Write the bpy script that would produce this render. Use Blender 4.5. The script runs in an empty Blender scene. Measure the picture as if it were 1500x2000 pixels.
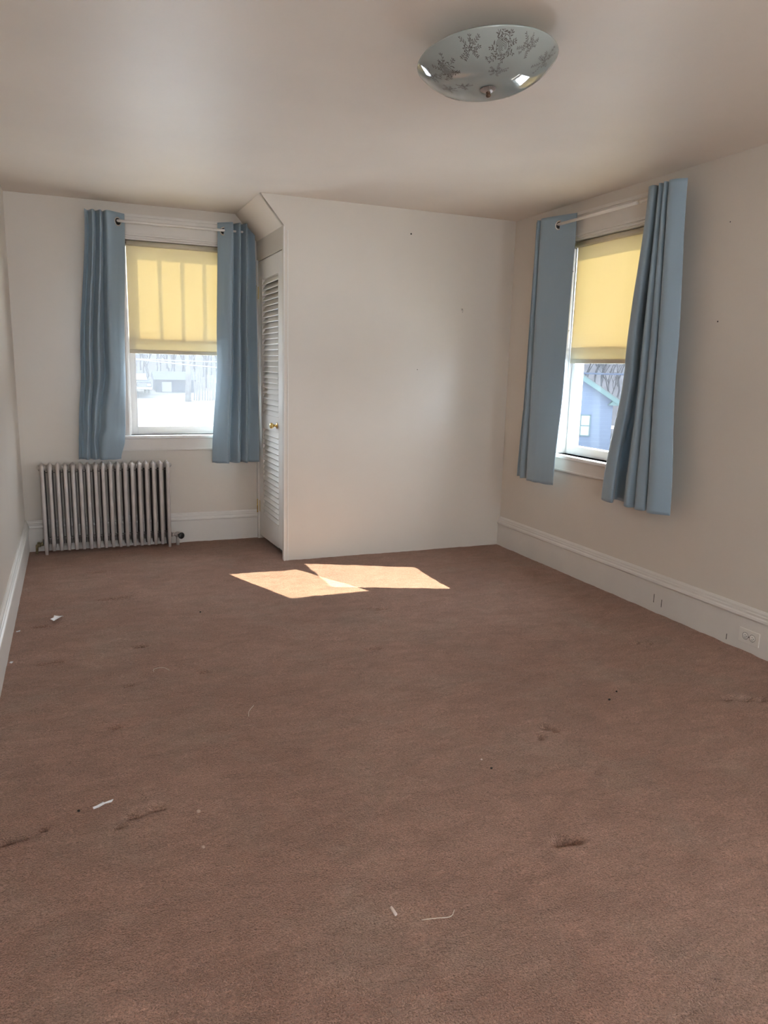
import bpy, bmesh, math, random
from mathutils import Vector, Matrix, noise

sc = bpy.context.scene
COL = sc.collection
# ------------------------------------------------------------ camera
CAMH = 1.348
YAW, PITCH, ROLL = 0.3960, 0.1902, 0.0246
f = Vector((math.sin(YAW)*math.cos(PITCH), math.cos(YAW)*math.cos(PITCH), -math.sin(PITCH)))
r0 = Vector((math.cos(YAW), -math.sin(YAW), 0)); u0 = r0.cross(f)
rv = r0*math.cos(ROLL) + u0*math.sin(ROLL)
uv = -r0*math.sin(ROLL) + u0*math.cos(ROLL)
cam = bpy.data.cameras.new('camera'); cam_o = bpy.data.objects.new('camera', cam); COL.objects.link(cam_o)
cam.sensor_fit = 'VERTICAL'; cam.sensor_height = 36; cam.lens = 1463.9/2000*36
cam.clip_start = 0.02; cam.clip_end = 900
M4 = Matrix((( rv.x, uv.x, -f.x, 0), (rv.y, uv.y, -f.y, 0), (rv.z, uv.z, -f.z, CAMH), (0, 0, 0, 1)))
cam_o.matrix_world = M4
sc.camera = cam_o
# ------------------------------------------------------------ world, sun, lamps, exposure
w = bpy.data.worlds.new('world'); sc.world = w; w.use_nodes = True
bg = w.node_tree.nodes['Background']
bg.inputs[0].default_value = (0.78, 0.89, 1.0, 1); bg.inputs[1].default_value = 8.3

def lamp(name, kind, loc, direction, energy, color, **kw):
    l = bpy.data.lights.new(name, kind); o = bpy.data.objects.new(name, l); COL.objects.link(o)
    l.energy = energy; l.color = color
    for k, v in kw.items(): setattr(l, k, v)
    o.location = loc
    o.rotation_euler = Vector(direction).to_track_quat('-Z', 'Y').to_euler()
    return o
SUN = Vector((0.478, -1.2, -1.0)).normalized()
lamp('sun', 'SUN', (-6, 20, 14), SUN, 12.5, (1.0, 0.90, 0.66), angle=0.006)
# added spot outside the right window, lengthens the bright patch on the floor
GL = Vector((12.3, 0.10, 9.1))
lamp('added_patch_spot', 'SPOT', GL, Vector((3.12, 3.88, 1.14))-GL, 27000.0, (1.0, 0.91, 0.70), spot_size=0.22, spot_blend=0.1, shadow_soft_size=0.03)
# added fill lamps behind the camera, set at the rear window openings
lamp('added_rear_fill', 'AREA', (0.30, -1.34, 1.5), (0.1, 1, 0.7), 5.5, (1.0, 0.91, 0.82), shape='RECTANGLE', size=0.8, size_y=1.3)
lamp('added_rear_fill', 'AREA', (2.66, -1.34, 1.5), (-0.1, 1, 0.7), 3.8, (1.0, 0.91, 0.82), shape='RECTANGLE', size=0.55, size_y=1.3)
for loc, d, sx, sy in (((0.765, 5.95, 1.5), (0, -1, 0), 0.78, 1.38), ((3.265, 3.92, 1.5), (-1, 0, 0), 0.78, 1.38)):
    p = lamp('window_portal', 'AREA', loc, d, 1, (1, 1, 1), shape='RECTANGLE', size=sx, size_y=sy)
    p.data.cycles.is_portal = True
sc.view_settings.view_transform = 'Standard'; sc.view_settings.look = 'None'
sc.view_settings.exposure = 1.33; sc.view_settings.gamma = 1.0; sc.view_settings.use_curve_mapping = False
sc.cycles.use_denoising = True; sc.cycles.max_bounces = 10; sc.cycles.diffuse_bounces = 6
sc.cycles.transparent_max_bounces = 12; sc.cycles.sample_clamp_indirect = 6
sc.cycles.caustics_reflective = False; sc.cycles.caustics_refractive = False

# ------------------------------------------------------------ materials
def mat(name, col, rough=0.6, metal=0.0, spec=0.5, var=0.0, vscale=4.0, bump=0.0, bscale=60.0, bdist=0.002, sheen=0.0,
        coat=0.0, stretch=None, trans=0.0, transcol=None, var2=None):
    m = bpy.data.materials.new(name); m.use_nodes = True
    nt = m.node_tree; N = nt.nodes; L = nt.links; b = N['Principled BSDF']
    b.inputs['Base Color'].default_value = (*col, 1); b.inputs['Roughness'].default_value = rough
    b.inputs['Metallic'].default_value = metal; b.inputs['Specular IOR Level'].default_value = spec
    b.inputs['Sheen Weight'].default_value = sheen; b.inputs['Coat Weight'].default_value = coat
    tc = N.new('ShaderNodeTexCoord'); vec = tc.outputs['Object']
    if stretch:
        mp = N.new('ShaderNodeMapping'); mp.inputs['Scale'].default_value = stretch
        L.new(vec, mp.inputs[0]); vec = mp.outputs[0]
    if var:
        nz = N.new('ShaderNodeTexNoise'); nz.inputs['Scale'].default_value = vscale; nz.inputs['Detail'].default_value = 5
        L.new(vec, nz.inputs['Vector'])
        mx = N.new('ShaderNodeMix'); mx.data_type = 'RGBA'
        c2 = var2 if var2 else tuple(c*(1-var) for c in col)
        c1 = col if var2 else tuple(min(1, c*(1+var)) for c in col)
        mr = N.new('ShaderNodeMapRange'); mr.inputs[1].default_value = 0.3; mr.inputs[2].default_value = 0.7
        L.new(nz.outputs[0], mr.inputs[0]); L.new(mr.outputs[0], mx.inputs[0])
        mx.inputs[6].default_value = (*c1, 1); mx.inputs[7].default_value = (*c2, 1)
        L.new(mx.outputs[2], b.inputs['Base Color'])
    if bump:
        n2 = N.new('ShaderNodeTexNoise'); n2.inputs['Scale'].default_value = bscale; n2.inputs['Detail'].default_value = 4
        L.new(vec, n2.inputs['Vector'])
        bp = N.new('ShaderNodeBump'); bp.inputs['Strength'].default_value = bump; bp.inputs['Distance'].default_value = bdist
        L.new(n2.outputs[0], bp.inputs['Height']); L.new(bp.outputs[0], b.inputs['Normal'])
    if trans:
        tr = N.new('ShaderNodeBsdfTranslucent'); tr.inputs[0].default_value = (*(transcol or col), 1)
        ms = N.new('ShaderNodeMixShader'); ms.inputs[0].default_value = trans
        L.new(b.outputs[0], ms.inputs[1]); L.new(tr.outputs[0], ms.inputs[2])
        L.new(ms.outputs[0], N['Material Output'].inputs[0])
    return m

def matte(*a, **k): return mat(*a, spec=0.0, **k)
M = {}
M['wall'] = mat('wall_paint', (0.63, 0.57, 0.50), 0.33, var=0.035, vscale=1.3, bump=0.25, bscale=14, bdist=0.004, spec=0.45)
M['ceil'] = mat('ceiling_paint', (0.74, 0.655, 0.57), 0.5, var=0.04, vscale=1.6, bump=0.25, bscale=5, bdist=0.006, spec=0.3)
M['trim'] = mat('trim_paint', (0.68, 0.64, 0.59), 0.36, var=0.03, vscale=5, bump=0.1, bscale=30)
M['lefttrim'] = M['trim']
M['door'] = mat('door_paint', (0.70, 0.66, 0.61), 0.4, var=0.03, vscale=5, bump=0.1, bscale=30)
M['sash'] = mat('sash_white', (0.78, 0.78, 0.77), 0.35, var=0.02, vscale=6)
M['brass'] = mat('brass', (0.80, 0.60, 0.24), 0.22, metal=1.0)
M['dark'] = mat('dark_bakelite', (0.015, 0.014, 0.014), 0.35)
M['hole'] = mat('dark_gap', (0.02, 0.018, 0.016), 0.8)
M['rad'] = mat('radiator_paint', (0.50, 0.45, 0.42), 0.42, metal=0.15, var=0.07, vscale=18, bump=0.25, bscale=120, bdist=0.001)
M['radin'] = mat('radiator_inner_shade', (0.10, 0.09, 0.082), 0.7, var=.2, vscale=20)  # shade between the columns, put into the colour of the inner tubes
M['iron'] = mat('valve_iron', (0.22, 0.20, 0.18), 0.5, metal=0.6, var=0.2, vscale=60)
M['oldbrass'] = mat('tarnished_brass', (0.30, 0.24, 0.13), 0.4, metal=0.8, var=0.3, vscale=60)
M['curt'] = mat('curtain_cloth', (0.285, 0.370, 0.435), 0.40, spec=0.35, var=0.05, vscale=3, bump=0.35, bscale=7, bdist=0.012,
                stretch=(1, 1, 0.35), sheen=0.25, trans=0.10, transcol=(0.30, 0.42, 0.50))
M['chrome'] = mat('nickel', (0.75, 0.75, 0.74), 0.18, metal=1.0)
M['rod'] = mat('rod_white', (0.75, 0.71, 0.66), 0.35)
M['plate'] = mat('outlet_plastic', (0.72, 0.68, 0.62), 0.35)
M['plastic'] = mat('clear_plastic', (0.80, 0.80, 0.82), 0.2, spec=0.7)
M['thread'] = mat('thread', (0.75, 0.66, 0.56), 0.8)
M['crumb'] = mat('crumb', (0.62, 0.45, 0.36), 0.8)
M['speck'] = mat('black_speck', (0.015, 0.012, 0.01), 0.7)
M['paperbit'] = mat('pink_white_bit', (0.80, 0.66, 0.60), 0.7)

def shade_mat():
    m = bpy.data.materials.new('shade_cloth'); m.use_nodes = True
    nt = m.node_tree; N = nt.nodes; L = nt.links; b = N['Principled BSDF']
    b.inputs['Base Color'].default_value = (0.60, 0.53, 0.40, 1); b.inputs['Roughness'].default_value = 0.7
    tc = N.new('ShaderNodeTexCoord')
    a = N.new('ShaderNodeTexNoise'); a.inputs['Scale'].default_value = 3
    mp = N.new('ShaderNodeMapping'); mp.inputs['Scale'].default_value = (14, 14, 0.8); L.new(tc.outputs['Object'], mp.inputs[0]); L.new(mp.outputs[0], a.inputs[0])
    c = N.new('ShaderNodeTexNoise'); c.inputs['Scale'].default_value = 3
    mp2 = N.new('ShaderNodeMapping'); mp2.inputs['Scale'].default_value = (1, 1, 45); L.new(tc.outputs['Object'], mp2.inputs[0]); L.new(mp2.outputs[0], c.inputs[0])
    ad = N.new('ShaderNodeMath'); ad.operation = 'ADD'; L.new(a.outputs[0], ad.inputs[0]); L.new(c.outputs[0], ad.inputs[1])
    mr = N.new('ShaderNodeMapRange'); mr.inputs[1].default_value = 0.6; mr.inputs[2].default_value = 1.4
    L.new(ad.outputs[0], mr.inputs[0])
    mx = N.new('ShaderNodeMix'); mx.data_type = 'RGBA'
    mx.inputs[6].default_value = (0.60, 0.43, 0.145, 1); mx.inputs[7].default_value = (0.67, 0.50, 0.19, 1)
    L.new(mr.outputs[0], mx.inputs[0])
    tr = N.new('ShaderNodeBsdfTranslucent'); L.new(mx.outputs[2], tr.inputs[0])
    ms = N.new('ShaderNodeMixShader'); ms.inputs[0].default_value = 0.066
    L.new(b.outputs[0], ms.inputs[1]); L.new(tr.outputs[0], ms.inputs[2]); L.new(ms.outputs[0], N['Material Output'].inputs[0])
    return m
M['shade'] = shade_mat()

def glass_mat(name, haze, hazecol):
    m = bpy.data.materials.new(name); m.use_nodes = True
    nt = m.node_tree; N = nt.nodes; L = nt.links; N.remove(N['Principled BSDF'])
    t = N.new('ShaderNodeBsdfTransparent'); t.inputs[0].default_value = (0.96, 0.97, 0.98, 1)
    g = N.new('ShaderNodeBsdfGlossy'); g.inputs['Roughness'].default_value = 0.02
    lw = N.new('ShaderNodeLayerWeight'); lw.inputs[0].default_value = 0.5
    pw = N.new('ShaderNodeMath'); pw.operation = 'POWER'; L.new(lw.outputs['Facing'], pw.inputs[0]); pw.inputs[1].default_value = 5
    fr = N.new('ShaderNodeMapRange'); L.new(pw.outputs[0], fr.inputs[0]); fr.inputs[3].default_value = 0.02; fr.inputs[4].default_value = 0.6
    m1 = N.new('ShaderNodeMixShader'); L.new(fr.outputs[0], m1.inputs[0]); L.new(t.outputs[0], m1.inputs[1]); L.new(g.outputs[0], m1.inputs[2])
    d = N.new('ShaderNodeBsdfTranslucent'); d.inputs[0].default_value = (*hazecol, 1)
    tc = N.new('ShaderNodeTexCoord'); nz = N.new('ShaderNodeTexNoise'); nz.inputs['Scale'].default_value = 5; L.new(tc.outputs['Object'], nz.inputs[0])
    mu = N.new('ShaderNodeMath'); mu.operation = 'MULTIPLY'; mu.inputs[0].default_value = 1.0; mu.inputs[1].default_value = haze
    m2 = N.new('ShaderNodeMixShader'); L.new(mu.outputs[0], m2.inputs[0]); L.new(m1.outputs[0], m2.inputs[1]); L.new(d.outputs[0], m2.inputs[2])
    L.new(m2.outputs[0], N['Material Output'].inputs[0])
    return m
M['glass_b'] = glass_mat('dusty_glass', 0.016, (0.85, 0.92, 1.0))
M['glass_r'] = glass_mat('hazy_glass', 0.004, (0.85, 0.93, 1.0))

def carpet_mat():
    m = bpy.data.materials.new('carpet'); m.use_nodes = True
    nt = m.node_tree; N = nt.nodes; L = nt.links; b = N['Principled BSDF']
    b.inputs['Roughness'].default_value = 0.95; b.inputs['Specular IOR Level'].default_value = 0.1
    b.inputs['Sheen Weight'].default_value = 0.55; b.inputs['Sheen Roughness'].default_value = 0.45
    b.inputs['Sheen Tint'].default_value = (1.0, 0.72, 0.60, 1)
    tc = N.new('ShaderNodeTexCoord'); V = tc.outputs['Object']
    def nz(scale, det=4, st=None, rough=0.55, rot=0, dist=0.0):
        n = N.new('ShaderNodeTexNoise'); n.inputs['Scale'].default_value = scale; n.inputs['Detail'].default_value = det
        n.inputs['Roughness'].default_value = rough; n.inputs['Distortion'].default_value = dist
        v = V
        if st:
            mp = N.new('ShaderNodeMapping'); mp.inputs['Scale'].default_value = st; mp.inputs['Rotation'].default_value = (0, 0, rot); L.new(V, mp.inputs[0]); v = mp.outputs[0]
        L.new(v, n.inputs['Vector']); return n.outputs[0]
    def mrange(s, a, b_, c, d):
        r = N.new('ShaderNodeMapRange'); L.new(s, r.inputs[0])
        for i, x in enumerate((a, b_, c, d)): r.inputs[i+1].default_value = x
        return r.outputs[0]
    def mul(a, b_):
        r = N.new('ShaderNodeMath'); r.operation = 'MULTIPLY'; L.new(a, r.inputs[0]); L.new(b_, r.inputs[1]); return r.outputs[0]
    big = mrange(nz(1.3, 5, rough=0.6), 0.3, 0.7, 0.0, 1.0)
    mid = mrange(nz(6, 5, (1, 2.2, 1), 0.65, 0.4, 0.8), 0.3, 0.7, 0.78, 1.18)
    strk = mrange(nz(16, 6, (1, 3.0, 1), 0.75, 0.25, 0.6), 0.3, 0.7, 0.84, 1.14)
    fine = mrange(nz(230, 2, rough=0.7), 0.3, 0.70, 0.42, 1.62)
    fine2 = mrange(nz(85, 4, (1, 1.5, 1), 0.75), 0.32, 0.68, 0.72, 1.25)
    mx = N.new('ShaderNodeMix'); mx.data_type = 'RGBA'; L.new(big, mx.inputs[0])
    mx.inputs[6].default_value = (0.262, 0.140, 0.100, 1); mx.inputs[7].default_value = (0.360, 0.212, 0.160, 1)
    # a greyer traffic film in patches
    gm = N.new('ShaderNodeMix'); gm.data_type = 'RGBA'; L.new(mrange(nz(2.2, 5, rough=0.7, dist=0.6), 0.48, 0.72, 0.0, 0.55), gm.inputs[0])
    L.new(mx.outputs[2], gm.inputs[6]); gm.inputs[7].default_value = (0.285, 0.222, 0.172, 1)
    mm = N.new('ShaderNodeMix'); mm.data_type = 'RGBA'; mm.blend_type = 'MULTIPLY'; mm.inputs[0].default_value = 1
    L.new(gm.outputs[2], mm.inputs[6]); L.new(mul(mul(mid, strk), mul(fine, fine2)), mm.inputs[7])
    L.new(mm.outputs[2], b.inputs['Base Color'])
    bp = N.new('ShaderNodeBump'); bp.inputs['Strength'].default_value = 0.8; bp.inputs['Distance'].default_value = 0.008
    ad = N.new('ShaderNodeMath'); ad.operation = 'ADD'; L.new(fine, ad.inputs[0]); L.new(mrange(nz(60, 4), 0.2, 0.8, 0, 0.9), ad.inputs[1])
    L.new(ad.outputs[0], bp.inputs['Height']); L.new(bp.outputs[0], b.inputs['Normal'])
    return m
M['carpet'] = carpet_mat()

# ------------------------------------------------------------ mesh helpers
class MB:
    def __init__(self): self.v = []; self.f = []; self.sm = []
    def add(self, vs, fs, smooth=False):
        o = len(self.v); self.v += [tuple(v) for v in vs]; self.f += [tuple(i+o for i in q) for q in fs]; self.sm += [smooth]*len(fs); return self
    def box(self, a, b):
        x0, x1 = sorted((a[0], b[0])); y0, y1 = sorted((a[1], b[1])); z0, z1 = sorted((a[2], b[2]))
        return self.add([(x0,y0,z0),(x1,y0,z0),(x1,y1,z0),(x0,y1,z0),(x0,y0,z1),(x1,y0,z1),(x1,y1,z1),(x0,y1,z1)],
                        [(0,3,2,1),(4,5,6,7),(0,1,5,4),(1,2,6,5),(2,3,7,6),(3,0,4,7)])
    def prism(self, poly, vec):
        n = len(poly); vec = Vector(vec); top = [Vector(p)+vec for p in poly]
        return self.add(list(map(Vector, poly))+top, [tuple(range(n))[::-1], tuple(range(n, 2*n))]+[(i, (i+1)%n, n+(i+1)%n, n+i) for i in range(n)])
    def tube(self, pts, rad, seg=8, cap=True, sx=None):
        pts = [Vector(p) for p in pts]; n = len(pts)
        rads = rad if isinstance(rad, (list, tuple)) else [rad]*n
        t = (pts[1]-pts[0]).normalized(); ref = Vector((0, 0, 1)) if abs(t.z) < 0.9 else Vector((1, 0, 0))
        if sx is not None: ref = Vector(sx)
        nx = (ref-ref.dot(t)*t).normalized(); vs = []
        for i in range(n):
            t = (pts[min(n-1, i+1)]-pts[max(0, i-1)]).normalized()
            nx = (nx-nx.dot(t)*t).normalized(); ny = t.cross(nx)
            rr = rads[i]; ra, rb = rr if isinstance(rr, tuple) else (rr, rr)
            for k in range(seg):
                a = 2*math.pi*k/seg; vs.append(pts[i]+nx*math.cos(a)*ra+ny*math.sin(a)*rb)
        fs = [(i*seg+k, i*seg+(k+1)%seg, (i+1)*seg+(k+1)%seg, (i+1)*seg+k) for i in range(n-1) for k in range(seg)]
        self.add(vs, fs, True)
        if cap:
            o = len(self.v)-len(vs)
            self.f += [tuple(o+k for k in range(seg))[::-1], tuple(o+(n-1)*seg+k for k in range(seg))]; self.sm += [False]*2
        return self
    def lathe(self, prof, origin, axis=(0, 0, 1), seg=24):
        ax = Vector(axis).normalized(); ref = Vector((0, 0, 1)) if abs(ax.z) < 0.9 else Vector((1, 0, 0))
        nx = (ref-ref.dot(ax)*ax).normalized(); ny = ax.cross(nx); o = Vector(origin); vs = []
        for r, h in prof:
            for k in range(seg):
                a = 2*math.pi*k/seg; vs.append(o+ax*h+nx*math.cos(a)*r+ny*math.sin(a)*r)
        fs = [(i*seg+k, i*seg+(k+1)%seg, (i+1)*seg+(k+1)%seg, (i+1)*seg+k) for i in range(len(prof)-1) for k in range(seg)]
        return self.add(vs, fs, True)
    def extrude_profile(self, prof, a, b):   # prof: list of (out, z); a,b: xy ends; out direction is left of a->b
        a = Vector((*a, 0)); b = Vector((*b, 0)); d = (b-a).normalized(); nrm = Vector((-d.y, d.x, 0)); n = len(prof)
        vs = [a+nrm*o+Vector((0, 0, z)) for o, z in prof]+[b+nrm*o+Vector((0, 0, z)) for o, z in prof]
        return self.add(vs, [(i, (i+1)%n, n+(i+1)%n, n+i) for i in range(n)]+[tuple(range(n)), tuple(range(n, 2*n))[::-1]])
    def build(self, name, material, parent=None, bevel=0, origin=None):
        me = bpy.data.meshes.new(name)
        vs = self.v
        if origin is not None: vs = [(v[0]-origin[0], v[1]-origin[1], v[2]-origin[2]) for v in vs]
        me.from_pydata(vs, [], self.f)
        for i, s in enumerate(self.sm): me.polygons[i].use_smooth = s
        bm = bmesh.new(); bm.from_mesh(me); bmesh.ops.recalc_face_normals(bm, faces=bm.faces); bm.to_mesh(me); bm.free()
        me.materials.append(material)
        o = bpy.data.objects.new(name, me); COL.objects.link(o)
        if origin is not None: o.location = origin
        if parent: o.parent = parent
        if bevel:
            md = o.modifiers.new('bevel', 'BEVEL'); md.width = bevel; md.segments = 2; md.limit_method = 'ANGLE'; md.angle_limit = math.radians(40)
        return o

def tag(o, label, cat, group=None, kind=None):
    o['label'] = label; o['category'] = cat
    if group: o['group'] = group
    if kind: o['kind'] = kind
    return o
def empty(name, loc, label, cat, group=None, kind=None):
    o = bpy.data.objects.new(name, None); COL.objects.link(o); o.location = loc; o.empty_display_size = 0.1
    o['_loc'] = 0
    del o['_loc']
    return tag(o, label, cat, group, kind)
def loc_child(o, root):      # keep world position of a mesh built in world space
    o.parent = root; o.matrix_parent_inverse = Matrix.Translation(-Vector(root.location)); return o
def part(mb, name, m, root, bevel=0):
    o = mb.build(name, m, None, bevel)
    # shift the vertices so the part is expressed in the root's frame
    base = Vector(root.location)
    q = root.parent
    while q is not None: base += Vector(q.location); q = q.parent
    o.data.transform(Matrix.Translation(-base)); o.parent = root
    return o

# ------------------------------------------------------------ dimensions
H = 2.42
XL, XR, YB, YC, XC = -0.342, 3.070, 5.756, 4.975, 1.329
XS, ZS = 1.176, 2.238
YR = -1.45
T = 0.17
WB = dict(a=0.385, b=1.145, z0=0.82, z1=2.195)      # window opening in the back wall (x)
WR = dict(a=3.540, b=4.300, z0=0.80, z1=2.195)      # window opening in the right wall (y)

def wall_holes(mb, u0, u1, z0, z1, holes, mk):
    us = sorted([u0, u1]+[h[0] for h in holes]+[h[1] for h in holes])
    for i in range(len(us)-1):
        a, b = us[i], us[i+1]
        if b-a < 1e-6: continue
        zz = [(z0, z1)]
        for h in holes:
            if h[0] <= a+1e-6 and h[1] >= b-1e-6: zz = [(z0, h[2]), (h[3], z1)]
        for c, d in zz:
            if d-c > 1e-6: mk(a, b, c, d)

# floor with furniture dents -------------------------------------------------
def build_floor():
    dents = [(1.262,1.615,.030,.022,.016),(1.300,1.60,.022,.018,.014),(1.631,2.234,.022,.016,.013),(1.655,2.20,.018,.015,.01),(1.569,2.169,.016,.02,.012),
             (2.60,2.85,.03,.016,.010),(2.66,2.82,.03,.014,.009),(1.295,3.216,.03,.018,.010),(1.33,3.20,.02,.014,.007),(1.558,3.767,.05,.02,.010),(1.50,3.80,.04,.015,.006),
             (0.092,2.776,.025,.014,.011),(0.110,2.165,.022,.014,.011),(0.070,2.13,.016,.012,.008),(0.179,2.18,.026,.013,.010),(-.228,2.163,.022,.014,.014),(-.135,2.19,.013,.011,.008),(-.185,2.165,.012,.01,.005),
             (2.60,2.157,.035,.02,.012),(2.66,2.13,.035,.018,.010),(2.54,2.19,.04,.02,.006),(0.10,5.05,.06,.02,.008),(0.16,4.42,.08,.02,.008),(0.24,4.44,.05,.02,.006),
             (-.20,4.05,.04,.015,.009),(-.12,3.52,.03,.016,.010),(-.17,3.51,.03,.014,.007),(0.25,3.60,.03,.016,.009),(0.17,3.15,.02,.014,.008),(0.49,3.19,.03,.014,.006),(1.36,1.98,.02,.016,.004),(1.60,1.88,.02,.016,.004)]
    step = 0.0085
    y0, y1 = 0.2, YB
    nx = int((XR-XL)/step)+1; ny = int((y1-y0)/step)+1
    vs = []; fs = []
    grid = {}
    for (cx, cy, ax, ay, dp) in dents:
        for i in range(int((cx-ax*3-XL)/step), int((cx+ax*3-XL)/step)+1):
            for j in range(int((cy-ay*3-y0)/step), int((cy+ay*3-y0)/step)+1): grid.setdefault((i, j), []).append((cx, cy, ax, ay, dp))
    for j in range(ny+1):
        for i in range(nx+1):
            x = XL+(XR-XL)*i/nx; y = y0+(y1-y0)*j/ny
            z = 0.0035*noise.noise(Vector((x*9, y*9, 0)))+0.002*noise.noise(Vector((x*26, y*26, 3)))
            for (cx, cy, ax, ay, dp) in grid.get((i, j), ()):
                e = ((x-cx)/ax)**2+((y-cy)/ay)**2
                n_ = 1+0.8*noise.noise(Vector((x*60, y*60, 7)))
                z -= min(.028, dp*2.3*math.exp(-e*e*.7)*n_)
                e2 = ((x-cx)/ax)**2+((y-cy+ay*1.7)/(ay))**2
                z += dp*0.3*math.exp(-e2)
            vs.append((x, y, z))
    W = nx+1
    fs = [(j*W+i, j*W+i+1, (j+1)*W+i+1, (j+1)*W+i) for j in range(ny) for i in range(nx)]
    mb = MB(); mb.add(vs, fs, True)
    mb.add([(XL-.1, YR-.1, 0), (XR+.1, YR-.1, 0), (XR+.1, y0, 0), (XL-.1, y0, 0)], [(0, 1, 2, 3)])
    o = mb.build('floor', M['carpet'])
    return o
tag(build_floor(), 'dusty rose-brown cut pile carpet with furniture dents covering the whole floor', 'carpet', kind='structure')
sub = MB().box((XL-T, YR-T, -0.3), (XR+T, YB+T, -0.035)).build('floor_slab', M['hole']); tag(sub, 'boards under the rose-brown carpet', 'floor', kind='structure')

ce = MB().box((XL-T, YR-T, H), (XR+T, YB+T, H+0.2)).build('ceiling', M['ceil']); tag(ce, 'warm off-white painted flat ceiling above the room', 'ceiling', kind='structure')
wl = MB().box((XL-T, YR-T, -0.3), (XL, YB+T, H)).build('wall_left', M['wall']); tag(wl, 'plain pale wall running along the left edge of the room', 'wall', kind='structure')
mb = MB(); wall_holes(mb, XL, XR+T, -0.3, H, [(WB['a'], WB['b'], WB['z0'], WB['z1'])], lambda a, b, c, d: mb.box((a, YB, c), (b, YB+T, d)))
tag(mb.build('wall_back', M['wall']), 'pale wall behind the radiator with the left window in it', 'wall', kind='structure')
mb = MB(); wall_holes(mb, YR-T, YB, -0.3, H, [(WR['a'], WR['b'], WR['z0'], WR['z1'])], lambda a, b, c, d: mb.box((XR, a, c), (XR+T, b, d)))
tag(mb.build('wall_right', M['wall']), 'long pale wall on the right holding the right window and outlet', 'wall', kind='structure')
mb = MB(); wall_holes(mb, XL, XR, -0.3, H, [(-0.15, 0.75, 0.85, 2.15), (2.35, 2.97, 0.85, 2.15)], lambda a, b, c, d: mb.box((a, YR-T, c), (b, YR, d)))
tag(mb.build('wall_front', M['wall']), 'pale wall with two added windows behind the viewer', 'wall', kind='structure')
# closet front wall with its clipped upper corner
mb = MB().prism([(XC, YC, -0.3), (XR, YC+.004, -0.3), (XR, YC+.004, H), (XS, YC, H), (XC, YC, ZS)], (0, 0.04, 0))
tag(mb.build('wall_closet', M['wall']), 'plain grey-white closet wall facing the room between door and right corner', 'wall', kind='structure')
# alcove side wall with door opening
DY0, DY1, DZ1 = 5.02, 5.715, 2.095
mb = MB(); wall_holes(mb, YC+0.04, YB, -0.3, ZS, [(DY0, DY1, -0.3, DZ1)], lambda a, b, c, d: mb.box((XC, a, c), (XC+0.045, b, d)) if d > c else None)
tag(mb.build('wall_alcove', M['wall']), 'narrow side wall of the window alcove around the louvered door', 'wall', kind='structure')
mb = MB().prism([(XS, YC+.001, H), (XC, YC+.001, ZS), (XC+0.05, YC+.001, ZS), (XC+0.05, YC+.001, H)], (0, YB-YC-.001, 0))
tag(mb.build('ceiling_slope', M['ceil']), 'small sloping soffit above the closet door beside the left window', 'ceiling', kind='structure')
MB_box = MB().box((XC+0.045, YC+0.1, -0.05), (XC+0.055, YB, ZS)).build('door_backing', mat('closet_shade_tone', (.16, .14, .125), .8)); tag(MB_box, 'dark sheet behind the door louvers, in place of closet shade', 'closet', kind='structure')  # flat sheet with the closet's shade put into its colour

# baseboards ------------------------------------------------------------------
BP = [(0, -0.03), (0.018, -0.03), (0.018, 0.165), (0.022, 0.168), (0.027, 0.176), (0.025, 0.186), (0.018, 0.192), (0.018, 0.202), (0.014, 0.206), (0.013, 0.216), (0.006, 0.226), (0, 0.226)]
def base(name, a, b, label):
    mb = MB(); mb.extrude_profile(BP, a, b)
    return tag(mb.build(name, M['trim']), label, 'baseboard', kind='structure')
def baseb(name, a, b, label): return base(name, a, b, label)
baseb('baseboard_left', (XL, YB), (XL, YR), 'tall moulded baseboard along the left wall')
baseb('baseboard_right', (XR, YR), (XR, YC), 'tall scuffed baseboard along the right wall below its window')
baseb('baseboard_back', (XC-0.001, YB), (XL, YB), 'tall moulded baseboard running behind the radiator')
# scuffs on the right baseboard
for (y, z0, z1) in ((3.232, .055, .105), (3.17, .045, .09), (2.70, .02, .05)):
    s = MB().box((XR-0.0188, y-.0018, z0), (XR-0.0175, y+.0018, z1)).build('scuff_mark', M['speck'])
    s.parent = bpy.data.objects['baseboard_right']

# corner bead beside the door
mb = MB().box((XC-0.004, YC-0.006, -0.02), (XC+0.006, YC+0.004, ZS-0.01)).box((XC+0.022, YC-0.003, -0.02), (XC+0.030, YC+0.004, ZS-0.03))
tag(mb.build('trim_1', M['trim'], bevel=0.002), 'thin vertical corner bead on the closet corner beside the louvered door', 'trim', kind='structure')
# hinge side casing
mb = MB().box((XC-0.012, DY1, -0.02), (XC+0.002, YB, DZ1+0.01))
tag(mb.build('trim_2', M['trim'], bevel=0.002), 'slim door casing strip in the alcove corner on the hinge side', 'trim', kind='structure')

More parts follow.
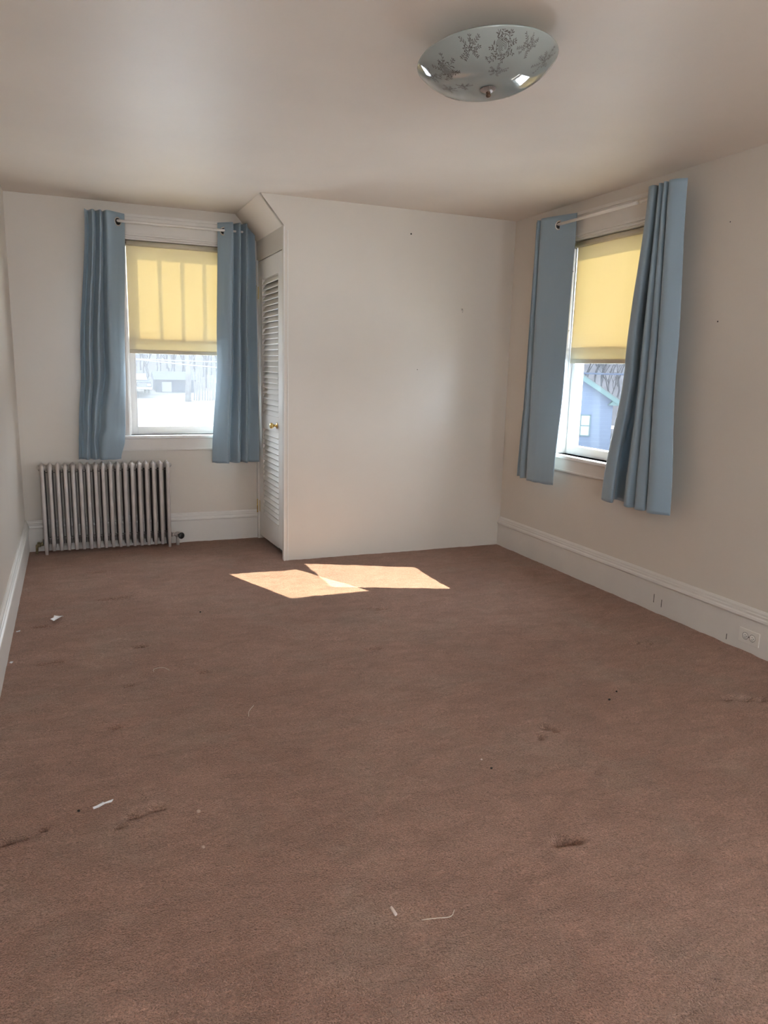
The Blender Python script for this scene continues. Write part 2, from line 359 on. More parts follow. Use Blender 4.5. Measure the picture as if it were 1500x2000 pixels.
# ------------------------------------------------------------ louvered door
door = empty('door_1', (XC, 5.37, 0), 'narrow white louvered closet door with brass knob and hinges', 'door', kind='structure')
LY0, LY1 = 5.125, 5.575
DXf = XC+0.001; DXb = XC+0.030
def dp(name, a, b, m=M['door'], bev=0.0015): return part(MB().box(a, b), name, m, door, bev)
dp('stile', (DXf, DY0+.004, 0.06), (DXb, LY0, DZ1-.006))
dp('stile', (DXf, LY1, 0.035), (DXb, DY1-.004, DZ1-.006))
dp('rail', (DXf, LY0, 1.955), (DXb, LY1, DZ1-.006))
dp('rail', (DXf, LY0, 0.880), (DXb, LY1, 0.990))
mb = MB().prism([(DXf, LY0, 0.055), (DXf, LY1, 0.038), (DXf, LY1, 0.222), (DXf, LY0, 0.222)], (DXb-DXf, 0, 0)); part(mb, 'rail', M['door'], door)
sl = None
def slat_row(z0, z1, n):
    global sl
    for i in range(n):
        z = z0+(z1-z0)*(i+0.5)/n
        if sl is None:
            mbs = MB().prism([(0.000, 0, -0.018), (0.003, 0, -0.024), (0.029, 0, 0.014), (0.026, 0, 0.019)], (0, LY1-LY0, 0))
            sl = mbs.build('slat', M['door'], door); sl.location = (DXf-XC-0.0035, LY0-5.37, z)
        else:
            c = sl.copy(); COL.objects.link(c); c.parent = door; c.location = (DXf-XC-0.0035, LY0-5.37, z+random.uniform(-.0008, .0008)); c.rotation_euler = (random.uniform(-.004, .004), 0, 0)
random.seed(4)
slat_row(0.990, 1.955, 25); slat_row(0.222, 0.880, 17)
# thin moulding at hinge edge of the louver panels
for z0, z1 in ((0.985, 1.96), (0.217, 0.885)):
    dp('moulding', (DXf-0.004, LY1-0.004, z0), (DXf+0.002, LY1+0.012, z1))
for z in (1.871, 0.262):
    hb = MB().box((DXf-.0035, DY1-.016, z-.044), (DXf+.001, DY1-.001, z+.044)).box((XC-.014, DY1+.001, z-.044), (XC-.0115, DY1+.018, z+.044))
    h = part(hb, 'hinge', M['brass'], door); h['label'] = 'brass butt hinge'
    k = MB().tube([(XC-.016, DY1, z-.046), (XC-.016, DY1, z+.046)], 0.0045, 8)
    for zz in (-.05, .05): k.lathe([(0, -.004), (.005, -.003), (.006, 0), (.005, .003), (0, .004)], (XC-.016, DY1, z+zz), seg=8)
    part(k, 'hinge_pin', M['brass'], h)
kb = MB().lathe([(0, 0), (.022, 0), (.022, .003), (.016, .006), (.009, .008), (.008, .022), (.012, .026), (.019, .034), (.021, .042), (.018, .049), (.010, .053), (0, .054)], (DXf, 5.165, 0.93), (-1, 0, 0), 24)
k = part(kb, 'door_knob', M['brass'], door); k['label'] = 'polished brass door knob'

# ------------------------------------------------------------ windows
def frame_map(kind):
    # maps (u along wall, d depth into the wall, z) to world
    if kind == 'b': return lambda u, d, z: (u, YB+d, z)
    return lambda u, d, z: (XR+d, u, z)
def window(kind, name, W, label, glassm):
    mp = frame_map(kind); a, b, z0, z1 = W['a'], W['b'], W['z0'], W['z1']
    root = empty(name, mp((a+b)/2, 0, z0), label, 'window', kind='structure')
    def bx(nm, m, *boxes, bev=0.002, par=None):
        q = MB()
        for (u0_, u1_, d0, d1, c, d_) in boxes: q.box(mp(u0_, d0, c), mp(u1_, d1, d_))
        return part(q, nm, m, par or root, bev)
    cw = 0.105 if kind == 'r' else 0.105
    bx('header_casing', M['trim'], (a-cw, b+cw, -0.018, 0, z1+.028, z1+0.150), (a-cw-.004, b+cw+.004, -0.026, 0, z1+.135, z1+.155))
    bx('header_bead', M['trim'], (a-cw-.004, b+cw+.004, -0.026, 0, z1+.012, z1+.028), (a-cw+.01, b+cw-.01, -0.016, 0, z1, z1+.012))
    bx('side_casing', M['trim'], (a-cw, a, -0.018, 0, z0, z1)); bx('side_casing', M['trim'], (b, b+cw, -0.018, 0, z0, z1))
    bx('jamb', M['sash'], (a, a+.012, 0, .165, z0, z1)); bx('jamb', M['sash'], (b-.012, b, 0, .165, z0, z1)); bx('head_jamb', M['trim'], (a, b, 0, .165, z1-.012, z1))
    bx('stool', M['sash'], (a-cw-.015, b+cw+.015, -0.045, 0.075, z0-.024, z0), bev=0.006)
    bx('outer_sill', M['sash'], (a, b, 0.075, 0.19, z0-.02, z0-.004))
    bx('apron', M['trim'], (a-cw, b+cw, -0.016, 0, z0-.112, z0-.024), (a-cw, b+cw, -0.020, 0, z0-.112, z0-.100))
    # stops / tracks
    for s, e in ((a+.012, a+.022), (b-.022, b-.012)): bx('window_stop', M['sash'], (s, e, 0.045, 0.062, z0, z1-.012))
    bx('head_stop', M['trim'], (a, b, .050, .064, z1-.052, z1), bev=0.001)
    zm = 1.505
    st = 0.052
    A, B = a+.014, b-.014
    # lower sash (inner)
    ls = bx('lower_sash', M['sash'], (A, A+st, .066, .100, z0-.002, zm+.022), (B-st, B, .066, .100, z0-.002, zm+.022),
            (A+st, B-st, .066, .100, z0-.002, z0+.060), (A+st, B-st, .066, .100, zm-.022, zm+.022))
    bx('glass_pane', glassm, (A+st-.004, B-st+.004, .082, .085, z0+.056, zm-.018), bev=0, par=ls)
    if True:
        bx('sash_bead', M['sash'], (A+st, B-st, .060, .066, z0+.050, z0+.058), (A+st-.008, A+st, .060, .066, z0+.05, zm-.02), (B-st, B-st+.008, .060, .066, z0+.05, zm-.02), bev=0.001, par=ls)
    # upper sash (outer) with vertical muntins
    us = bx('upper_sash', M['sash'], (A, A+st, .104, .136, zm-.022, z1-.014), (B-st, B, .104, .136, zm-.022, z1-.014),
            (A+st, B-st, .104, .136, z1-.065, z1-.014), (A+st, B-st, .104, .136, zm-.022, zm+.020))
    bx('glass_pane', glassm, (A+st-.004, B-st+.004, .118, .121, zm+.016, z1-.06), bev=0, par=us)
    g0, g1 = A+st, B-st
    if kind == 'b':
        for k in (1, 2, 3):
            u = g0+(g1-g0)*k/4
            bx('muntin', M['sash'], (u-.009, u+.009, .106, .133, zm+.02, z1-.065), bev=0.001, par=us)
    # outer storm frame
    bx('storm_frame', M['sash'], (a+.012, a+.028, .145, .160, z0, z1-.012), (b-.028, b-.012, .145, .160, z0, z1-.012), (a+.028, b-.028, .145, .160, z0, z0+.025), (a+.028, b-.028, .145, .160, z1-.04, z1-.012))
    # jamb screws
    for z in (1.02, 1.23, 1.62, 2.0):
        for uu, sgn in ((a+.012, 1), (b-.012, -1)):
            q = MB().lathe([(0, 0), (.004, 0), (.0035, .0012), (0, .0016)], mp(uu, .03, z), (Vector(mp(1, 0, 0))-Vector(mp(0, 0, 0)))*sgn, 8)
            part(q, 'screw', M['iron'], root)
    return root
window('b', 'window_1', WB, 'left double-hung window above the radiator wall, four-lite upper sash behind a shade', M['glass_b'])
window('r', 'window_2', WR, 'right double-hung window in the long right wall between blue curtains', M['glass_r'])
# added rear windows behind the camera, made to frame the fill lamps
for i, (a, b) in enumerate(((-0.15, 0.75), (2.35, 2.97))):
    q = MB().box((a, YR-.05, .85), (a+.06, YR, 2.15)).box((b-.06, YR-.05, .85), (b, YR, 2.15)).box((a, YR-.05, .85), (b, YR, .91)).box((a, YR-.05, 2.09), (b, YR, 2.15)).box((a, YR-.045, 1.48), (b, YR-.005, 1.52))
    r_ = q.build('window_%d' % (3+i), M['sash']); tag(r_, 'added plain window in the unseen wall behind the viewer, ' + ('left' if i == 0 else 'right') + ' one of two', 'window', kind='structure')

# roller shades ----------------------------------------------------------------
def roller(kind, W, label):
    mp = frame_map(kind); a, b = W['a']+.014, W['b']-.014
    root = empty('roller_shade', mp((a+b)/2, .045, 2.165), label, 'roller shade', 'cream roller shades in the two windows')
    part(MB().tube([mp(a+.012, .034, 2.164), mp(b-.012, .034, 2.164)], .018, 14), 'roller', M['shade'], root)
    part(MB().tube([mp(a+.001, .034, 2.164), mp(a+.012, .034, 2.164)], .005, 8).box(mp(a-.001, .018, 2.142), mp(a+.002, .05, 2.181)), 'bracket', M['iron'], root)
    part(MB().tube([mp(b-.001, .034, 2.164), mp(b-.012, .034, 2.164)], .005, 8).box(mp(b-.002, .018, 2.142), mp(b+.001, .05, 2.181)), 'bracket', M['iron'], root)
    # cloth
    nz_, nu = 40, 24; vs = []
    zb = 1.408
    for j in range(nz_+1):
        z = 2.165+(zb-2.165)*j/nz_
        for i in range(nu+1):
            u = a+.012+(b-a-.024)*i/nu
            d = .0475+.003*noise.noise(Vector((u*5, z*2.2, 3 if kind == 'b' else 9)))*(j/nz_)*1.6
            vs.append(mp(u, d, z))
    W_ = nu+1
    mb = MB().add(vs, [(j*W_+i, j*W_+i+1, (j+1)*W_+i+1, (j+1)*W_+i) for j in range(nz_) for i in range(nu)], True)
    part(mb, 'cloth', M['shade'], root)
    part(MB().box(mp(a+.012, .044, zb-.002), mp(b-.012, .0525, zb+.026)), 'hem', M['shade'], root, 0.003)
roller('b', WB, 'cream roller shade half drawn over the left window, lit by sun through four lites')
roller('r', WR, 'cream roller shade half drawn over the right window, evenly lit')

# ------------------------------------------------------------ curtains
def catmull(P, n):
    out = []
    for i in range(len(P)-1):
        p0 = P[max(0, i-1)]; p1 = P[i]; p2 = P[i+1]; p3 = P[min(len(P)-1, i+2)]
        for k in range(n):
            t = k/n
            out.append(tuple(0.5*(2*b+(c-a)*t+(2*a-5*b+4*c-d)*t*t+(3*b-a-3*c+d)*t**3) for a, b, c, d in zip(p0, p1, p2, p3)))
    out.append(tuple(P[-1])); return out
def soffit(x): return H if x < XS else H-(x-XS)*(H-ZS)/(XC-XS)
def curtain(kind, keys, rod, label, grommets, ztop=None, seed=1, name='curtain'):
    # keys: list of (z, [(u,d),...]) from top to bottom; d is distance towards the room from the rod
    mp = (lambda u, d, z: (u, rod-d, z)) if kind == 'b' else (lambda u, d, z: (rod-d, u, z))
    n = 10; rows = 90; Z0 = keys[0][0]; Z1 = keys[-1][0]; vs = []
    for j in range(rows+1):
        z = Z0+(Z1-Z0)*j/rows
        for q in range(len(keys)-1):
            if keys[q][0] >= z >= keys[q+1][0]-1e-9: break
        t = (keys[q][0]-z)/(keys[q][0]-keys[q+1][0]); t = t*t*(3-2*t) if len(keys) > 2 else t
        P = [(a[0]*(1-t)+b[0]*t, a[1]*(1-t)+b[1]*t) for a, b in zip(keys[q][1], keys[q+1][1])]
        C = catmull(P, n); g = min(1, j/rows*3)
        for i, (u, d) in enumerate(C):
            s = i/len(C)
            wob = .004*noise.noise(Vector((s*7+seed*7, z*1.6, seed)))*g+.0008*noise.noise(Vector((s*30+seed, z*6, seed*3)))*g
            crease = -.003*math.exp(-((z-(1.30+.02*seed))/.008)**2)-.002*math.exp(-((z-(1.02+.02*seed))/.007)**2)
            zz = z
            if ztop: zz = min(z, ztop(mp(u, d, z)[0]))
            if j == rows: zz += .0015*math.sin(s*40)
            vs.append(mp(u, d+wob+crease, zz))
    Wd = len(C)
    root = empty(name, mp(keys[0][1][0][0], 0, Z1), label, 'curtain', 'light blue grommet curtain panels')
    mb = MB().add(vs, [(j*Wd+i, j*Wd+i+1, (j+1)*Wd+i+1, (j+1)*Wd+i) for j in range(rows) for i in range(Wd-1)], True)
    cl = part(mb, 'cloth', M['curt'], root)
    sd = cl.modifiers.new('thick', 'SOLIDIFY'); sd.thickness = 0.0016
    # hem stitching
    for gu, nd, nu in grommets:       # grommet ring; (nd,nu) ring normal
        c = Vector(mp(gu, 0, 2.278)); ax = (Vector(mp(nu, nd, 0))-Vector(mp(0, 0, 0))).normalized()
        prof = []
        for k in range(13):
            a = 2*math.pi*k/12; prof.append((.0255+.0050*math.cos(a), .0032*math.sin(a)))
        part(MB().lathe(prof, c, ax, 28), 'grommet', M['chrome'], root)
        part(MB().lathe([(0, -.0022), (.0215, -.0022), (.0215, .0022), (0, .0022)], c, ax, 24), 'grommet_dark_disc', M['hole'], root)  # dark disc painted in for the shaded hole, cloth is uncut
    return root
RB, RX = 5.662, 2.972
curtain('b', [
 (2.338, [(.146,.025),(.168,-.03),(.197,.035),(.216,-.03),(.245,.038),(.262,-.025),(.286,.045),(.356,.0),(.402,-.035)]),
 (1.30, [(.075,.01),(.105,-.03),(.135,.035),(.158,-.03),(.192,.045),(.232,-.03),(.268,.05),(.325,.02),(.367,-.02)]),
 (0.90, [(.045,.01),(.075,-.03),(.105,.03),(.128,-.02),(.150,.035),(.185,-.01),(.225,.055),(.290,.035),(.352,.0)]),
 (0.80, [(.038,.0),(.068,-.03),(.095,.025),(.118,-.02),(.140,.03),(.165,.0),(.195,.060),(.265,.065),(.343,.02)]),
 (0.662, [(.032,.0),(.058,-.03),(.088,.025),(.115,-.02),(.146,.03),(.162,.0),(.184,.050),(.25,.045),(.313,.02)])],
 RB, 'light blue curtain panel left of the left window, its hem bunched on the radiator', [(.356, .8, .6)], seed=1)
curtain('b', [
 (2.338, [(1.034,-.035),(1.072,0),(1.125,.045),(1.146,-.025),(1.180,.045),(1.197,-.02),(1.230,.04),(1.247,-.02),(1.294,.015)]),
 (1.45, [(1.015,-.03),(1.05,.01),(1.105,.05),(1.130,-.02),(1.168,.048),(1.188,-.02),(1.222,.045),(1.243,-.02),(1.306,.015)]),
 (0.615, [(.962,-.01),(1.00,.02),(1.068,.055),(1.095,-.02),(1.150,.05),(1.175,-.02),(1.212,.045),(1.238,-.01),(1.314,.02)])],
 RB, 'light blue curtain panel right of the left window beside the louvered door', [(1.072, .8, -.6)], ztop=lambda x: soffit(x)-.012, seed=2)
curtain('r', [
 (2.338, [(4.56,.0),(4.535,-.03),(4.503,.03),(4.478,-.03),(4.452,.035),(4.375,.028),(4.293,.0),(4.17,-.045)]),
 (1.3, [(4.58,.0),(4.555,-.03),(4.515,.03),(4.48,-.03),(4.442,.038),(4.36,.036),(4.28,.015),(4.17,-.03)]),
 (0.598, [(4.62,.0),(4.58,-.03),(4.53,.03),(4.48,-.03),(4.435,.04),(4.35,.048),(4.27,.035),(4.172,.0)])],
 RX, 'light blue curtain panel on the far side of the right window, near the room corner', [(4.293, .9, -.45)], seed=3)
curtain('r', [
 (2.338, [(3.462, 0.0), (3.43, 0.042), (3.386, 0.04), (3.402, -0.035), (3.385, -0.041), (3.358, 0.035), (3.338, 0.045), (3.328, 0.0), (3.314, 0.045), (3.296, 0.04), (3.31, -0.035), (3.296, -0.041), (3.28, 0.04), (3.24, 0.045), (3.191, 0.0)]),
 (1.4, [(3.544, 0.0), (3.499, 0.043), (3.432, 0.045), (3.481, -0.041), (3.431, -0.041), (3.376, 0.04), (3.342, 0.052), (3.325, 0.005), (3.303, 0.052), (3.266, 0.042), (3.296, -0.041), (3.27, -0.041), (3.252, 0.042), (3.202, 0.052), (3.139, 0.005)]),
 (0.598, [(3.663, 0.0), (3.6, 0.045), (3.505, 0.05), (3.59, -0.041), (3.5, -0.041), (3.411, 0.045), (3.36, 0.06), (3.333, 0.01), (3.3, 0.06), (3.238, 0.045), (3.285, -0.041), (3.245, -0.041), (3.222, 0.045), (3.16, 0.06), (3.078, 0.01)])],
 RX, 'light blue curtain panel on the near side of the right window, flaring at its hem', [], seed=4)

def curtain_rod(kind, rod, a, b, label):
    mp = (lambda u, d, z: (u, rod-d, z)) if kind == 'b' else (lambda u, d, z: (rod-d, u, z))
    wd = (YB-rod) if kind == 'b' else (XR-rod)
    z = 2.284; m = a+(b-a)*.88
    root = empty('curtain_rod', mp((a+b)/2, 0, z), label, 'curtain rod', 'white curtain rods')
    part(MB().tube([mp(a, 0, z), mp(m, 0, z)], .0095, 12), 'outer_tube', M['rod'], root)
    part(MB().tube([mp(m-.02, 0, z), mp(b, 0, z)], .0075, 12), 'inner_tube', M['rod'], root)
    for u, r_ in ((a, .0095), (b, .0095)):
        part(MB().tube([mp(u, 0, z), mp(u, -wd*.35, z), mp(u, -wd+.020, z)], r_*.8, 8).box(mp(u-.012, -wd+.022, z-.03), mp(u+.012, -wd+.0185, z+.03)), 'bracket', M['rod'], root)
    return root
curtain_rod('b', RB, .295, 1.235, 'white curtain rod across the top of the left window')
curtain_rod('r', RX, 4.395, 3.445, 'white curtain rod across the top of the right window')

# ------------------------------------------------------------ radiator
rad = empty('radiator', (.206, 5.655, 0), 'painted cast-iron column radiator with eighteen sections under the left window', 'radiator')
x0, x1, NS = -.208, .628, 18
yf, yb = 5.614, 5.712
ztop, zbot = .628, .062
def section_mb(feet):
    q = MB(); zf = 0.0 if feet else .026
    R_ = .0135
    q.tube([(0, yf, zf), (0, yf, zbot+.02), (0, yf, ztop-.035), (0, yf+.004, ztop-.012), (0, yf+.014, ztop+.002)], [(.010, .009) if feet else (.0115, .0115), (R_, R_), (R_, R_), (R_, R_*.95), (.010, .010)], 10, sx=(1, 0, 0))
    n0 = len(q.f)
    q.tube([(0, yb, zf), (0, yb, zbot+.02), (0, yb, ztop-.035), (0, yb-.004, ztop-.012), (0, yb-.014, ztop+.002)], [(.010, .009) if feet else (.0115, .0115), (.018, .015), (.018, .015), (.018, .014), (.010, .010)], 10, sx=(1, 0, 0))
    ym = (yf+yb)/2
    q.tube([(0, ym, zbot+.01), (0, ym, ztop-.02)], (.0165, .014), 8, sx=(1, 0, 0))
    q.inner = (n0, len(q.f))
    # top header with a ridge, bottom header
    q.tube([(0, yf+.002, ztop-.020), (0, ym, ztop-.004), (0, yb-.002, ztop-.020)], [(.012, .014), (.0135, .018), (.012, .014)], 10, sx=(1, 0, 0))
    q.tube([(0, yf+.002, zbot+.022), (0, ym, zbot+.02), (0, yb-.002, zbot+.022)], [(.012, .014), (.013, .020), (.012, .014)], 10, sx=(1, 0, 0))
    q.add([(-.006, yf+.010, ztop), (.006, yf+.010, ztop), (.006, yb-.010, ztop), (-.006, yb-.010, ztop), (0, yf+.018, ztop+.016), (0, yb-.018, ztop+.016)],
          [(0, 1, 4), (1, 2, 5, 4), (2, 3, 5), (3, 0, 4, 5), (0, 3, 2, 1)], True)
    # hubs
    for z in (ztop-.020, zbot+.022):
        q.tube([(-.0215, ym, z), (-.013, ym, z), (0, ym, z), (.013, ym, z), (.0215, ym, z)], [.0195, .0185, .022, .0185, .0195], 14)
    return q
def section(feet):
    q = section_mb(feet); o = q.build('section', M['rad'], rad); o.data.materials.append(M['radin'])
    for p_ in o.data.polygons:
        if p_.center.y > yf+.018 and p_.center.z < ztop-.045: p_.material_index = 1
    return o
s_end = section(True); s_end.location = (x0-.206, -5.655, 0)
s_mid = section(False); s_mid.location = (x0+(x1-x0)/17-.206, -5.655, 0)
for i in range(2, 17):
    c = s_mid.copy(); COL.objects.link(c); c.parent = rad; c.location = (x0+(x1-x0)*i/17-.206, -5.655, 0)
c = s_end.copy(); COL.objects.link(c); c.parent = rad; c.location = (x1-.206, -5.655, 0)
ym = (yf+yb)/2
for z in (ztop-.050, zbot+.055):
    part(MB().tube([(x0-.01, ym-.018, z), (x1+.01, ym-.018, z)], .003, 6), 'tie_rod', M['iron'], rad)
for x, s in ((x0, -1), (x1, 1)):
    part(MB().lathe([(0, .034), (.008, .034), (.010, .029), (.010, .027), (.017, .026), (.017, .016)], (x, ym, ztop-.020), (s, 0, 0), 6), 'plug', M['rad'], rad)
v = MB().tube([(x1+.02, ym, zbot+.02), (x1+.036, ym, zbot+.02)], .015, 6).tube([(x1+.036, ym, zbot+.02), (x1+.066, ym, zbot+.02)], .011, 10).tube([(x1+.064, ym, -.01), (x1+.064, ym, zbot+.022)], .012, 10)
v.lathe([(.0, -.02), (.017, -.018), (.019, 0), (.015, .016), (.006, .02)], (x1+.064, ym, zbot+.02), (0, 0, 1), 12)
v = part(v, 'valve', M['rad'], rad)
part(MB().tube([(x1+.066, ym-.01, zbot+.02), (x1+.082, ym-.04, zbot+.018)], [.009, .007], 8).lathe([(0, -.002), (.018, 0), (.024, .006), (.025, .014), (.021, .020), (.008, .024), (0, .024)], (x1+.080, ym-.038, zbot+.018), (.45, -.9, 0), 18), 'valve_handle', M['dark'], rad)['label'] = 'round black valve handle'
part(MB().tube([(x0-.018, ym, zbot+.008), (x0-.04, ym, zbot+.005)], .014, 6).tube([(x0-.04, ym, zbot+.005), (x0-.056, ym, zbot+.002)], .018, 6).tube([(x0-.05, ym, zbot+.002), (x0-.062, ym, zbot), (x0-.066, ym, -.01)], .009, 8), 'pipe_union', M['oldbrass'], rad)['label'] = 'tarnished brass pipe union'

# ------------------------------------------------------------ ceiling light
LC = Vector((1.330, 2.391, 0)); ZR = 2.345; RR = .230; DPT = .078
lampo = empty('ceiling_light', (LC.x, LC.y, H), 'glass bowl ceiling light printed with grey flower sprays, on the ceiling', 'ceiling light')
def bowl_z(r): return ZR-DPT*(1-(r/RR)**3.5)
gm = bpy.data.materials.new('bowl_glass'); gm.use_nodes = True; b_ = gm.node_tree.nodes['Principled BSDF']
b_.inputs['Base Color'].default_value = (0.33, 0.355, 0.335, 1); b_.inputs['Roughness'].default_value = 0.035; b_.inputs['Coat Weight'].default_value = 0.6; b_.inputs['Coat Roughness'].default_value = 0.02
nt = gm.node_tree; tr = nt.nodes.new('ShaderNodeBsdfTranslucent'); tr.inputs[0].default_value = (.75, .8, .76, 1); mx = nt.nodes.new('ShaderNodeMixShader'); mx.inputs[0].default_value = .10
nt.links.new(b_.outputs[0], mx.inputs[1]); nt.links.new(tr.outputs[0], mx.inputs[2]); nt.links.new(mx.outputs[0], nt.nodes['Material Output'].inputs[0])
prof = [(RR*math.sin(math.pi/2*i/28), bowl_z(RR*math.sin(math.pi/2*i/28))) for i in range(0, 29)]
prof[0] = (0.006, bowl_z(0.006))
prof += [(RR+.002, ZR+.003), (RR, ZR+.006), (RR-.004, ZR+.004)]+[(max(.006, r-.0035), z+.004) for r, z in prof[::-1][1:]]
part(MB().lathe(prof, (LC.x, LC.y, 0), seg=96), 'glass_bowl', gm, lampo)['label'] = 'frosted grey glass bowl with clear rim'
pan = [(0, H), (.045, H), (.047, H-.008), (.036, H-.018), (.012, H-.022), (.006, H-.026), (.006, bowl_z(0)-.002)]
part(MB().lathe(pan, (LC.x, LC.y, 0), seg=32), 'canopy', mat('canopy_metal', (.6, .57, .5), .35, metal=.4), lampo)
zb = bowl_z(0)
cap = MB(); seg = 48; vs = []
for (r, h) in ((0.004, zb+.001), (.022, zb-.001), (.026, zb-.004), (.016, zb-.010), (.007, zb-.013)):
    for k in range(seg):
        rr = r*(1+(.05 if k % 2 else -.05)*(1 if r > .01 else 0)); a = 2*math.pi*k/seg; vs.append((LC.x+rr*math.cos(a), LC.y+rr*math.sin(a), h))
cap.add(vs, [(i*seg+k, i*seg+(k+1) % seg, (i+1)*seg+(k+1) % seg, (i+1)*seg+k) for i in range(4) for k in range(seg)], False)
fin = part(cap, 'finial_cap', mat('finial_pewter', (.42, .38, .36), .35, metal=.8), lampo); fin['label'] = 'ribbed pewter finial cap'
part(MB().lathe([(0, -.030), (.005, -.029), (.0085, -.026), (.009, -.022), (.0065, -.019), (.008, -.016), (.008, -.012), (.006, -.009), (0, -.008)], (LC.x, LC.y, zb), seg=16), 'knob', mat('knob_brown', (.10, .055, .035), .3, metal=.5), fin)
# two bulb sockets on the stem inside the bowl
# printed flower sprays: thin ink shapes lying on the glass
ink = mat('grey_ink', (.105, .095, .085), .5)
random.seed(11)
def spray(az, r_, size, kind):
    q = MB(); er = Vector((math.cos(az), math.sin(az))); et = Vector((-er.y, er.x)); ctr = er*r_
    def P(a, b):      # local coords -> world on bowl surface
        p = ctr+er*a+et*b; rr = min(p.length, RR-.004)
        if p.length > 1e-6: p = p.normalized()*rr
        return (LC.x+p.x, LC.y+p.y, bowl_z(rr)-.0007)
    def blob(a, b, l, wd, ang):
        ca, sa = math.cos(ang), math.sin(ang); pts = []
        for t, s in ((-1, 0), (-.4, .8), (.4, .8), (1, 0), (.4, -.8), (-.4, -.8)):
            x_, y_ = t*l, s*wd; pts.append(P(a+x_*ca-y_*sa, b+x_*sa+y_*ca))
        q.add(pts, [(0, 1, 2, 3, 4, 5)])
    def stem(a0, b0, a1, b1, wd=.0006):
        d = Vector((a1-a0, b1-b0)); L_ = d.length
        if L_ < 1e-6: return
        n_ = Vector((-d.y, d.x))/L_*wd; k = 4; vv = []
        for i in range(k+1):
            t = i/k; vv += [P(a0+d.x*t+n_.x, b0+d.y*t+n_.y), P(a0+d.x*t-n_.x, b0+d.y*t-n_.y)]
        q.add(vv, [(2*i, 2*i+1, 2*i+3, 2*i+2) for i in range(k)])
    def ring(a, b, rad_, wd=.0007, part_=1.0, sq=.75):
        n_ = 14; vv = []; st = random.uniform(0, 6)
        for i in range(n_+1):
            t = st+2*math.pi*part_*i/n_
            for rr in (rad_-wd, rad_+wd): vv.append(P(a+rr*math.cos(t), b+rr*sq*math.sin(t)))
        q.add(vv, [(2*i, 2*i+1, 2*i+3, 2*i+2) for i in range(n_)])
    s = size
    if kind == 'rose':
        for k in range(7): ring(0, 0, s*.09*(k+1), .00075, random.uniform(.6, .95), .85)
        for k in range(11):
            a = 2*math.pi*k/11+random.uniform(-.2, .2); blob(math.cos(a)*s*.74, math.sin(a)*s*.68, s*.14, s*.05, a+1.3)
    n = 9 if kind == 'rose' else 7
    for k in range(n):
        a = 2*math.pi*k/n+random.uniform(-.3, .3); L_ = s*random.uniform(.85, 1.35); b0 = s*(.7 if kind == 'rose' else .05)
        stem(math.cos(a)*b0, math.sin(a)*b0, math.cos(a)*L_, math.sin(a)*L_)
        for t in (.45, .62, .8, .97):
            for sd_ in (-1, 1):
                if random.random() < .85: blob(math.cos(a)*L_*t-math.sin(a)*sd_*s*.10, math.sin(a)*L_*t+math.cos(a)*sd_*s*.10, s*random.uniform(.07, .12), s*.035, a+sd_*.8)
        blob(math.cos(a)*L_, math.sin(a)*L_, s*.08, s*.04, a)
    if kind != 'rose':
        for (a, b) in ((0, 0), (s*.42, s*.2), (-s*.25, s*.4), (s*.05, -s*.45)):
            ring(a, b, s*.13, .0006, .9); ring(a, b, s*.06, .0006, .8)
            for k in range(5): blob(a+math.cos(k*1.256)*s*.17, b+math.sin(k*1.256)*s*.17, s*.07, s*.04, k*1.256)
    return q
bowl = [o for o in lampo.children if o.name.startswith('glass_bowl')][0]
# azimuths: direction in the room, radius from the centre
for az, r_, s, kd in ((-1.842, .189, .040, 'rose'), (-2.368, .196, .031, 's'), (-1.421, .199, .026, 's'), (-.824, .189, .031, 's'), (-1.842, .108, .025, 's'),
                      (-2.965, .168, .034, 'rose'), (2.894, .186, .024, 's'), (2.649, .127, .022, 's'), (2.965, .083, .021, 's'), (1.9, .16, .026, 's'), (.6, .17, .03, 's'), (-.1, .18, .026, 's')):
    q = spray(az, r_, s*1.12, kd)
    o = part(q, 'flower_print', ink, bowl)

# the bowl hangs slightly out of level, lower on its left
TILT = Matrix.Translation((0, 0, ZR-H)) @ Matrix.Rotation(math.radians(-4.5), 4, Vector((math.sin(YAW), math.cos(YAW), 0))) @ Matrix.Rotation(math.radians(-4.5), 4, Vector((math.cos(YAW), -math.sin(YAW), 0))) @ Matrix.Translation((0, 0, H-ZR))
def tilt(o):
    o.data.transform(TILT)
    for c_ in o.children: tilt(c_)
tilt(bowl); tilt(fin)
# ------------------------------------------------------------ outlet
ot = empty('electrical_outlet', (XR-.018, 2.565, .080), 'white duplex outlet set sideways in the right baseboard', 'outlet')
part(MB().box((XR-.018, 2.502, .044), (XR-.0235, 2.622, .116)), 'cover_plate', M['plate'], ot, .002)
for yy in (2.583, 2.541):
    rc = MB().lathe([(0, .0075), (.0155, .0075), (.0165, .005), (.0165, 0)], (XR-.0180, yy, .080), (-1, 0, 0), 20)
    rc = part(rc, 'receptacle', M['plate'], ot)
    part(MB().box((XR-.0262, yy-.0045, .0858), (XR-.0252, yy+.0035, .0872)).box((XR-.0262, yy-.0045, .0728), (XR-.0252, yy+.0035, .0742)).lathe([(0, .0082), (.0024, .0082)], (XR-.018, yy-.0095, .080), (-1, 0, 0), 8), 'slot', M['hole'], rc)
    part(MB().add([(XR-.0239, yy+.0182*math.cos(a)*1.0+0, .080+.0182*math.sin(a)) for a in [k*math.pi/12 for k in range(24)]]+[(XR-.0239, yy+.0166*math.cos(a), .080+.0166*math.sin(a)) for a in [k*math.pi/12 for k in range(24)]],
                  [(k, (k+1) % 24, 24+(k+1) % 24, 24+k) for k in range(24)]), 'gap', M['hole'], ot)
